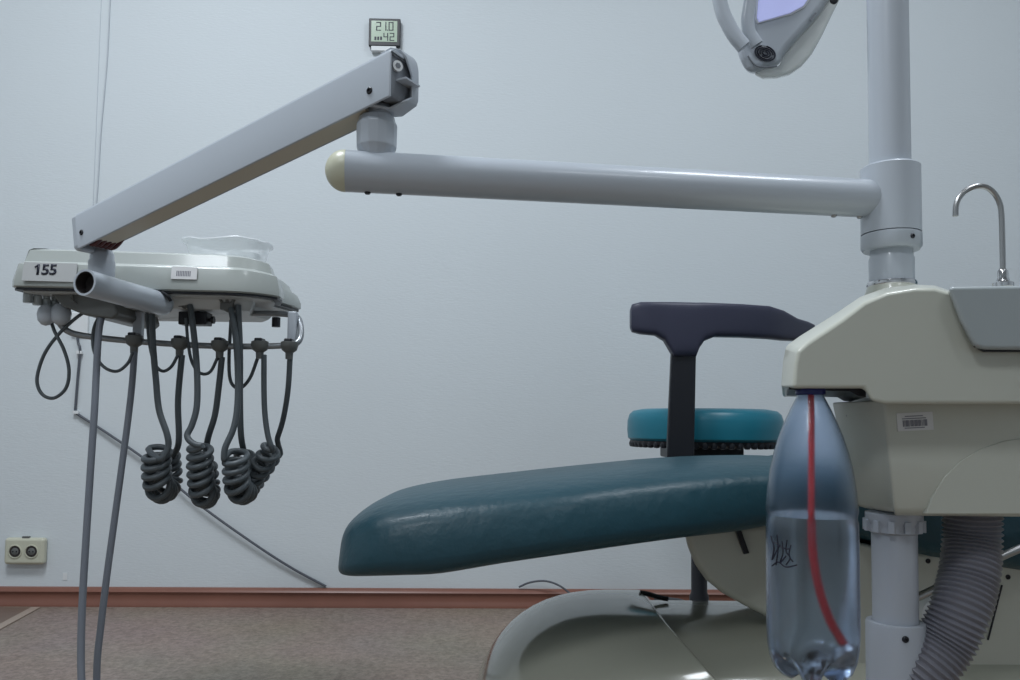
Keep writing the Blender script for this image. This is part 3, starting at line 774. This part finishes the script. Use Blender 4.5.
obj('rear_cover', deep_housing(cov, LF+.02, YL+.06, n=2, yaw=.33, tilt=.42), 'lampcover', t, bevel=.010, seg=4, angle=30, label='translucent curved rear cover')
screw(P(834, 0, LF-.0), (0, -1, 0), .006, t, 'black', 'knob')
obj('vent_slot', obox(P(813, 17, LF-.001), Vector((.55, 0, .8)), Vector((0, 1, 0)), Vector((-.8, 0, .55)), .007, .001, .0015), 'enamel_d', hd, smooth=False)
# spiral emblem
ec = P(765, 53.5, LF-.0015)
e1 = Vector((.93, 0, -.36)).normalized(); e2 = Vector((.36, 0, .93)).normalized()
bm = rings([[ec+Vector((0, dy, 0))+e1*mm(11.2, LF)*math.cos(a)+e2*mm(7.8, LF)*math.sin(a) for a in (2*PI*k/40 for k in range(40))] for dy in (-.0006, .0015)])
em = obj('emblem', bm, 'enamel_d', t, smooth=False, label='round spiral emblem')
bm = bmesh.new()
for f_ in (.25, .48, .72, .94):
    sp = [ec+Vector((0, -.001, 0))+e1*mm(11.2*f_, LF)*math.cos(a)+e2*mm(7.8*f_, LF)*math.sin(a) for a in (f_*9+PI*1.85*k/36 for k in range(37))]
    tube(sp, mm(.75, LF), 6, bm)
obj('spiral_line', bm, 'ink', em)
pts = [P(x, y, LF-.002) for x, y in ((748, 56), (752, 62), (757, 66), (763, 67), (770, 67), (777, 66))]
obj('groove', tube(smooth(pts), .0012, 6), 'enamel_d', hd)
# curved grips: flat bands
def band(pts, hw, hd_, name, label=None):
    pts = smooth(pts, 6); n = len(pts); rs = []
    for i in range(n):
        T = (pts[min(n-1, i+1)]-pts[max(0, i-1)]).normalized()
        Wd = Vector((0, 1, 0)).cross(T).normalized()
        D = T.cross(Wd)
        rs.append([pts[i]+Wd*hw*math.copysign(abs(math.cos(a))**.6, math.cos(a))+D*hd_*math.copysign(abs(math.sin(a))**.6, math.sin(a)) for a in (2*PI*k/16 for k in range(16))])
    return obj(name, rings(rs), 'enamel', t, label=label)
band(PP([(744, 47), (735, 36), (728, 24), (722, 10), (719, -10), (724, -45), (742, -75), (768, -95)], LF-.03), .0098, .008, 'grip')
band(PP([(757, 45), (749.5, 33), (747.5, 20), (749, 8), (752, -10), (757, -40), (766, -70)], LF-.012), .0092, .006, 'grip')
# arm back to the pole, above the frame
zt2 = zr+1.02
hp = P(800, -110, YL)
pts = smooth([hp+Vector((0, .01, -.02)), Vector((hp.x, YL+.03, 1.45)), Vector((hp.x-.01, YL+.05, 1.56)), Vector((hp.x+.02, YL+.03, 1.60)), Vector((PX-.05, YP+.06, 1.61)), Vector((PX, YP, 1.61))], 8)
obj('lamp_arm', tube(pts, .014, 20), 'enamel', t)
obj('arm_collar', lathe((PX, YP, 1.57), [(rp*1.01, 0), (rp*1.3, 0), (rp*1.3, .08), (rp*1.01, .08)], 40), 'enamel', t)

# ================================================================== WATER BOTTLE
YB = 0.80
bc = P(811.5, 520, YB); BX = bc.x
bz = lambda y: P(812, y, YB).z
pr2 = [(391, 12.5), (396, 13), (401, 15.5), (410, 20), (422, 25.5), (436, 31), (452, 36), (470, 40.2), (490, 43), (505, 44.3), (511, 44.6), (514, 43.4), (517, 43.2), (521, 44.4), (535, 44.6), (560, 44.8), (600, 44.8), (625, 44.8), (636, 44.4), (646, 44), (658, 42), (668, 38), (675, 31), (679, 22)]
def bottle_ring(y, r, inner=0.0, seg=60):
    rr = mm(r*.975, YB)-inner; out = []
    lobe = max(0, min(1, (y-638)/30))
    for k in range(seg):
        a = 2*PI*k/seg
        cut = lobe*(0.5+0.5*math.cos(5*a+.6))**2.0
        q = rr*(1-.16*cut)
        zz = bz(y)+ .014*lobe*cut
        out.append(Vector((BX+q*math.cos(a), YB+q*math.sin(a), zz+inner*.6)))
    return out
t = thing('water_bottle', 'clear bluish plastic bottle half full of water hanging under the dental unit', 'bottle', (BX, YB, bz(680)))
outer = [bottle_ring(y, r) for y, r in pr2]+[[Vector((BX+.004*math.cos(2*PI*k/60), YB+.004*math.sin(2*PI*k/60), bz(668))) for k in range(60)]]
inner = [bottle_ring(y, r, .0007) for y, r in pr2]+[[Vector((BX+.003*math.cos(2*PI*k/60), YB+.003*math.sin(2*PI*k/60), bz(668)+.0008)) for k in range(60)]]
bm = rings(outer+inner[::-1], cap=False)
V = list(bm.verts)
V0 = V[:60]; V1 = V[-60:]
bm.verts.ensure_lookup_table()
for k in range(60):
    j = (k+1) % 60
    bm.faces.new((V0[k], V1[k], V1[j], V0[j]))
# close the tiny centre holes
io = len(outer)
bm.faces.new(V[(io-1)*60:io*60]); bm.faces.new(V[io*60:(io+1)*60][::-1])
bmesh.ops.remove_doubles(bm, verts=bm.verts[:], dist=1e-7)
obj('bottle_shell', bm, 'pet', t)
wl = 516
wp = [(wl, 42.6)]+[(y, r) for y, r in pr2 if y > wl+2]
wr = [bottle_ring(y, r, .0014) for y, r in wp]
wr += [[Vector((BX+.003*math.cos(2*PI*k/60), YB+.003*math.sin(2*PI*k/60), bz(668)+.0022)) for k in range(60)]]
obj('water', rings(wr), 'water', t)
obj('bottle_cap', lathe((BX, YB, bz(395)), [(mm(13.4, YB), 0), (mm(14.5, YB), .001), (mm(14.5, YB), .010), (mm(12.0, YB), .013), (0, .013)], 32), 'bluecap', t, label='blue screw cap')
obj('dip_tube', tube(smooth([P(811, 392, YB), P(811.5, 430, YB), P(811.5, 480, YB), P(811.5, 520, YB), P(813, 555, YB), P(818, 590, YB), P(826, 620, YB), P(836, 643, YB)]), mm(3.1, YB), 14), 'red', t, label='red dip tube inside the bottle')
obj('tube_weight', lathe(P(832, 640, YB), [(0, 0), (.006, .001), (.009, .006), (.0075, .013), (.003, .020), (0, .021)], 20, axis=(.45, 0, -1)), 'steel', t)
# handwriting on the shell
def onb(px, py, rr=mm(45.4, YB)):
    d = ray(px, py)
    ox, oy = CAM.x-BX, CAM.y-YB
    A_ = d.x*d.x+d.y*d.y; B_ = 2*(ox*d.x+oy*d.y); C_ = ox*ox+oy*oy-rr*rr
    disc = B_*B_-4*A_*C_
    return CAM+d*((-B_-math.sqrt(max(0, disc)))/(2*A_))
strokes = [[(771, 536), (774, 548), (772, 560), (776, 552), (780, 545)], [(777, 535), (778, 549), (776, 565)], [(782, 541), (783, 553), (780, 563), (786, 556)],
           [(787, 540), (786, 551), (790, 558), (786, 565)], [(772, 566), (778, 562), (786, 567), (797, 565)], [(791, 545), (789, 555), (793, 562)], [(774, 542), (783, 548), (790, 549)]]
bm = bmesh.new()
for s in strokes: tube(smooth([onb(x, y) for x, y in s], 5), .0007, 6, bm)
obj('handwriting', bm, 'ink', t, label='dark handwritten scribble')

# ================================================================== DENTAL CHAIR
t = chair = thing('dental_chair', 'dark teal upholstered dental chair on a glossy cream base', 'dental chair', (.35, 1.25, 0))
# leg rest: stations (x px on the near edge, near Y, far Y, bottom px y, ridge px y)
st = []
ks = [(343, 1.085, 1.22, 558, 537), (341.5, 1.05, 1.27, 566, 527), (345, 1.025, 1.30, 570, 521), (354, 1.005, 1.34, 572.5, 514), (372, .99, 1.37, 573.5, 506), (400, .985, 1.39, 573.5, 500), (440, .985, 1.40, 572, 494), (500, .99, 1.41, 565, 487.5), (560, 1.0, 1.42, 556, 481), (620, 1.02, 1.43, 547, 474.5), (680, 1.04, 1.44, 538.5, 468.5), (740, 1.065, 1.45, 531, 464.5), (800, 1.09, 1.46, 525, 463), (850, 1.11, 1.47, 522, 465)]
xs0 = -1e9
for x, y0, y1, pb, pt in ks:
    a = P(x, pb+(8 if x < 500 else 5 if x < 800 else 0), y0+.02); b = P(x, pt, y0+.05)
    X = a.x
    if X <= xs0: X = xs0+.002
    xs0 = X
    st.append((X, y0, y1, a.z, b.z))
rs = []
for X, y0, y1, z0_, z1_ in st:
    ring = sell(X, (y0+y1)/2, (z0_+z1_)/2, (y1-y0)/2, (z1_-z0_)/2, 4.2, 44)
    for v in ring:   # crown the top, scoop the underside
        u = (v.y-(y0+y1)/2)/((y1-y0)/2)
        if v.z > (z0_+z1_)/2: v.z += .004*(1-u*u)
        if u < -.2: v.y += .030*((v.z-z0_)/(z1_-z0_))-.010
    rs.append(ring)
# interpolate along x for smoothness
R2 = []
cols = [smooth([r[k] for r in rs], 4) for k in range(44)]
for i in range(len(cols[0])): R2.append([c[i] for c in cols])
lr = obj('leg_rest', rings(R2), 'teal', t)
# underside tucked rim
# seat further right, behind the unit
st = [(P(842, 520, 1.12).x, 1.08, 1.50, P(842, 538, 1.12).z, P(842, 470, 1.14).z), (P(850, 540, 1.12).x, 1.07, 1.51, P(850, 541, 1.1).z, P(850, 462, 1.14).z),
      (P(930, 540, 1.1).x, 1.06, 1.52, P(930, 560, 1.1).z, P(930, 480, 1.1).z), (P(1020, 570, 1.1).x, 1.06, 1.52, P(1020, 574, 1.1).z, P(1020, 490, 1.1).z),
      (P(1150, 580, 1.1).x, 1.06, 1.52, P(1150, 580, 1.1).z, P(1150, 490, 1.1).z), (P(1290, 580, 1.1).x, 1.08, 1.50, P(1290, 570, 1.1).z, P(1290, 500, 1.1).z)]
obj('seat_cushion', loft_x(st, 5, 40), 'teal', t)
bx = P(1290, 520, 1.1)
rs = []
for k in range(9):
    u = k/8
    cx = bx.x-.02+.30*u; cz = bx.z+.04+.55*u; wv = .22*(1-.25*u)*(.6 if k in (0, 8) else 1); th = .045*(.5 if k in (0, 8) else 1)
    ring = []
    for q in range(32):
        a_ = 2*PI*q/32; cc, ss = math.cos(a_), math.sin(a_)
        ring.append(Vector((cx, 1.29, cz))+Vector((0, 1, 0))*wv*math.copysign(abs(cc)**.5, cc)+Vector((.88, 0, -.48))*th*math.copysign(abs(ss)**.5, ss))
    rs.append(ring)
obj('backrest', rings(rs), 'teal', t)
# cream support shell under leg rest: curved wedge
poly = [(684, 530), (688, 548), (695, 565), (706, 581), (722, 594), (745, 607), (775, 622), (800, 640), (830, 700), (1250, 700), (1250, 575), (860, 550), (860, 515)]
sh = obj('support_shell', deep_housing(poly, 1.17, 1.38, n=2, yaw=.18), 'cream', t, bevel=.012, seg=4, angle=30)
obj('shell_slot', prism(pxpoly([(735, 529), (740, 528), (749, 553), (744, 554)], 1.165), 1.163, 1.175), 'black', sh, smooth=False)
# side panel right (behind the pipe)
poly = [(848, 540), (900, 552), (1250, 572), (1250, 745), (848, 745)]
sp_ = obj('side_panel', prism(pxpoly(poly, 1.10), 1.10, 1.165), 'cream', t, bevel=.006)
for x0, y0, x1, y1 in ((941, 572, 926, 607), (1002, 585, 988, 640)):
    a, b = P(x0, y0, 1.098), P(x1, y1, 1.098)
    obj('panel_seam', tube([a, b], .0012, 6), 'black', sp_)
for x0, y0 in ((928, 561), (1008, 577)): screw(P(x0, y0, 1.1), (0, -1, 0), .0035, sp_, 'black')
lv = obj('release_lever', tube(smooth([P(893, 607, 1.04), P(920, 596, 1.04), P(960, 577, 1.035), P(1000, 557, 1.03), P(1060, 532, 1.03)]), .0052, 14), 'steel', t, label='bare metal rod behind the corrugated hose')
obj('hinge_cover', lathe(P(931, 612, 1.09), [(0, -.01), (.020, -.01), (.022, .0), (.018, .012), (0, .016)], 28, axis=(0, -1, 0)), 'clip', t, label='white round cap')
# base: rounded hood, nose to the left
def base_ring(z, inset, x0, x1, y0, y1, seg=64, n=2.4):
    cx, cy = (x0+x1)/2, (y0+y1)/2
    out = []
    for k in range(seg):
        a_ = 2*PI*k/seg; c_, s_ = math.cos(a_), math.sin(a_)
        out.append(Vector((cx+((x1-x0)/2-inset)*math.copysign(abs(c_)**(2/n), c_), cy+((y1-y0)/2-inset)*math.copysign(abs(s_)**(2/n), s_), z)))
    return out
def hood(x0, x1, yc, hw, zlo, ztop, grow, nst=16, seg=28, exp=2.5, slant=0.0):
    """arched hood lofted along x: nose at x0, open cut at x1"""
    rs = []
    for k in range(nst+1):
        u = (k/nst)**1.8
        x = x0+(x1-x0)*u
        f = min(1, (x-x0)/grow); g = (1-(1-f)**2.6)**(1/2.2)
        ring = []
        for q in range(seg+1):
            a_ = PI*q/seg; c_, s_ = math.cos(a_), math.sin(a_)
            ring.append(Vector((x+slant*u*(ztop-zlo)*(1-abs(s_)**(2/exp)), yc-hw*(.12+.88*g)*math.copysign(abs(c_)**(2/exp), c_), zlo+(ztop-zlo)*(.10+.90*g)*abs(s_)**(2/exp))))
        xe = x+slant*u*(ztop-zlo)
        ring += [Vector((xe, yc+hw*(.12+.88*g), 0)), Vector((xe, yc-hw*(.12+.88*g), 0))]
        rs.append(ring)
    return rings(rs)
bx0 = P(469, 660, 1.22).x
ztp = P(612, 590.5, 1.33).z
ztl = P(700, 597.5, 1.36).z
base = obj('base', hood(bx0+.04, .98, 1.27, .268, .02, ztl, .24), 'cream_base', t)
obj('base_hood', hood(bx0, P(640, 592, 1.33).x, 1.27, .289, .02, ztp, .24, slant=.95), 'cream_base', t, bevel=.006, angle=50)
bm = prism(pxpoly([(640, 592), (652, 592), (668, 598), (655, 599)], 1.30), 1.30, 1.33)
obj('rubber_strip', tube(smooth([P(640, 592.5, 1.33), P(648, 594, 1.33), P(660, 597.5, 1.33), P(668, 599, 1.33)]), .004, 8), 'black', t)

# ================================================================== STOOL
YS = 1.85
t = thing('dentist_stool', 'black stool with bright teal round seat and dark padded arm bar', 'stool', Vector((P(704, 430, YS).x, YS, 0)))
SX = P(704, 430, YS).x
sz = lambda y: P(704, y, YS).z
rse = mm(76, YS)
zbt = sz(441); hgt = sz(409)-zbt
obj('seat', lathe((SX, YS, zbt), [(0, 0), (rse*.95, 0), (rse*.99, .006), (rse, hgt*.35), (rse*.995, hgt*.62), (rse*.97, hgt*.82), (rse*.92, hgt*.93), (rse*.8, hgt*.985), (rse*.4, hgt), (0, hgt)], 64), 'teal_l', t)
bm = lathe((SX, YS, zbt-.012), [(0, 0), (rse*.90, 0), (rse*.955, .005), (rse*.965, .0125), (0, .0125)], 64)
for k in range(56):
    a_ = 2*PI*k/56
    lathe((SX+rse*.93*math.cos(a_), YS+rse*.93*math.sin(a_), zbt-.015), [(0, 0), (.006, .001), (.008, .008), (.006, .014), (0, .014)], 8, bm)
obj('seat_rim', bm, 'black', t)
obj('seat_plate', box(P(670, 450, 1.80).x, P(741, 450, 1.80).x, 1.775, 1.92, sz(458), sz(446)), 'black', t, bevel=.004)
obj('gas_column', lathe((SX-.012, YS, .07), [(0, 0), (.022, 0), (.022, .06), (.018, .07), (.018, sz(456)-.07), (0, sz(456)-.07)], 28), 'black', t)
pcx = P(697, 560, 1.84).x
for k in range(5):
    a_ = 2*PI*k/5+.5
    d = Vector((math.cos(a_), math.sin(a_), 0)); c = Vector((SX-.012, YS, 0))
    lg = obj('leg', tube([c+Z*.09, c+d*.12+Z*.085, c+d*.255+Z*.065], lambda u: .018-.006*u, 12), 'black', t)
    cw = c+d*.25
    sd = Vector((-d.y, d.x, 0))
    obj('caster', lathe(cw+Z*.026-sd*.012, [(0, 0), (.024, 0), (.026, .004), (.026, .020), (.024, .024), (0, .024)], 20, axis=sd), 'black', lg)
# arm post in front of the seat
YO = 1.64
a0, a1 = P(669, 400, YO), P(694.5, 400, YO)
poly = pxpoly([(671, 352), (695.5, 352), (693.5, 455), (693.5, 470), (666, 470), (666.5, 452)], YO)
bm = prism(poly, YO-.008, YO+.008)
zq = P(680, 470, YO).z
box(P(667, 470, YO).x, P(693, 470, YO).x, YO-.008, 1.76, zq-.006, zq+.010, bm)
obj('arm_post', bm, 'black', t, bevel=.003)
# padded arm bar
ks = [(630.5, 309, 328, 0), (632, 304.5, 332, 0), (640, 302.5, 334, 0), (655, 302.5, 335.5, 0), (664, 302.5, 341, 0), (669, 302.5, 350, 0), (673, 302.5, 357, 0), (695, 303, 357, .002), (698, 303, 349, .003), (703, 303, 341.5, .004), (714, 303.5, 337, .008), (740, 304.5, 337.5, .02), (768, 306.5, 339, .045), (782, 311, 340.5, .07), (796, 319, 341, .10), (806, 322, 340, .13), (812, 325, 337, .15)]
stn = []
for x, zt1, zb1, dy in ks:
    Y = YO+dy
    a = P(x, zt1, Y); b = P(x, zb1, Y)
    hw = .018 if x > 632 else .012
    stn.append((a.x, Y-hw, Y+hw, b.z, a.z))
obj('arm_pad', loft_x(stn, 5, 32), 'pad', t, label='dark blue grey padded bar')
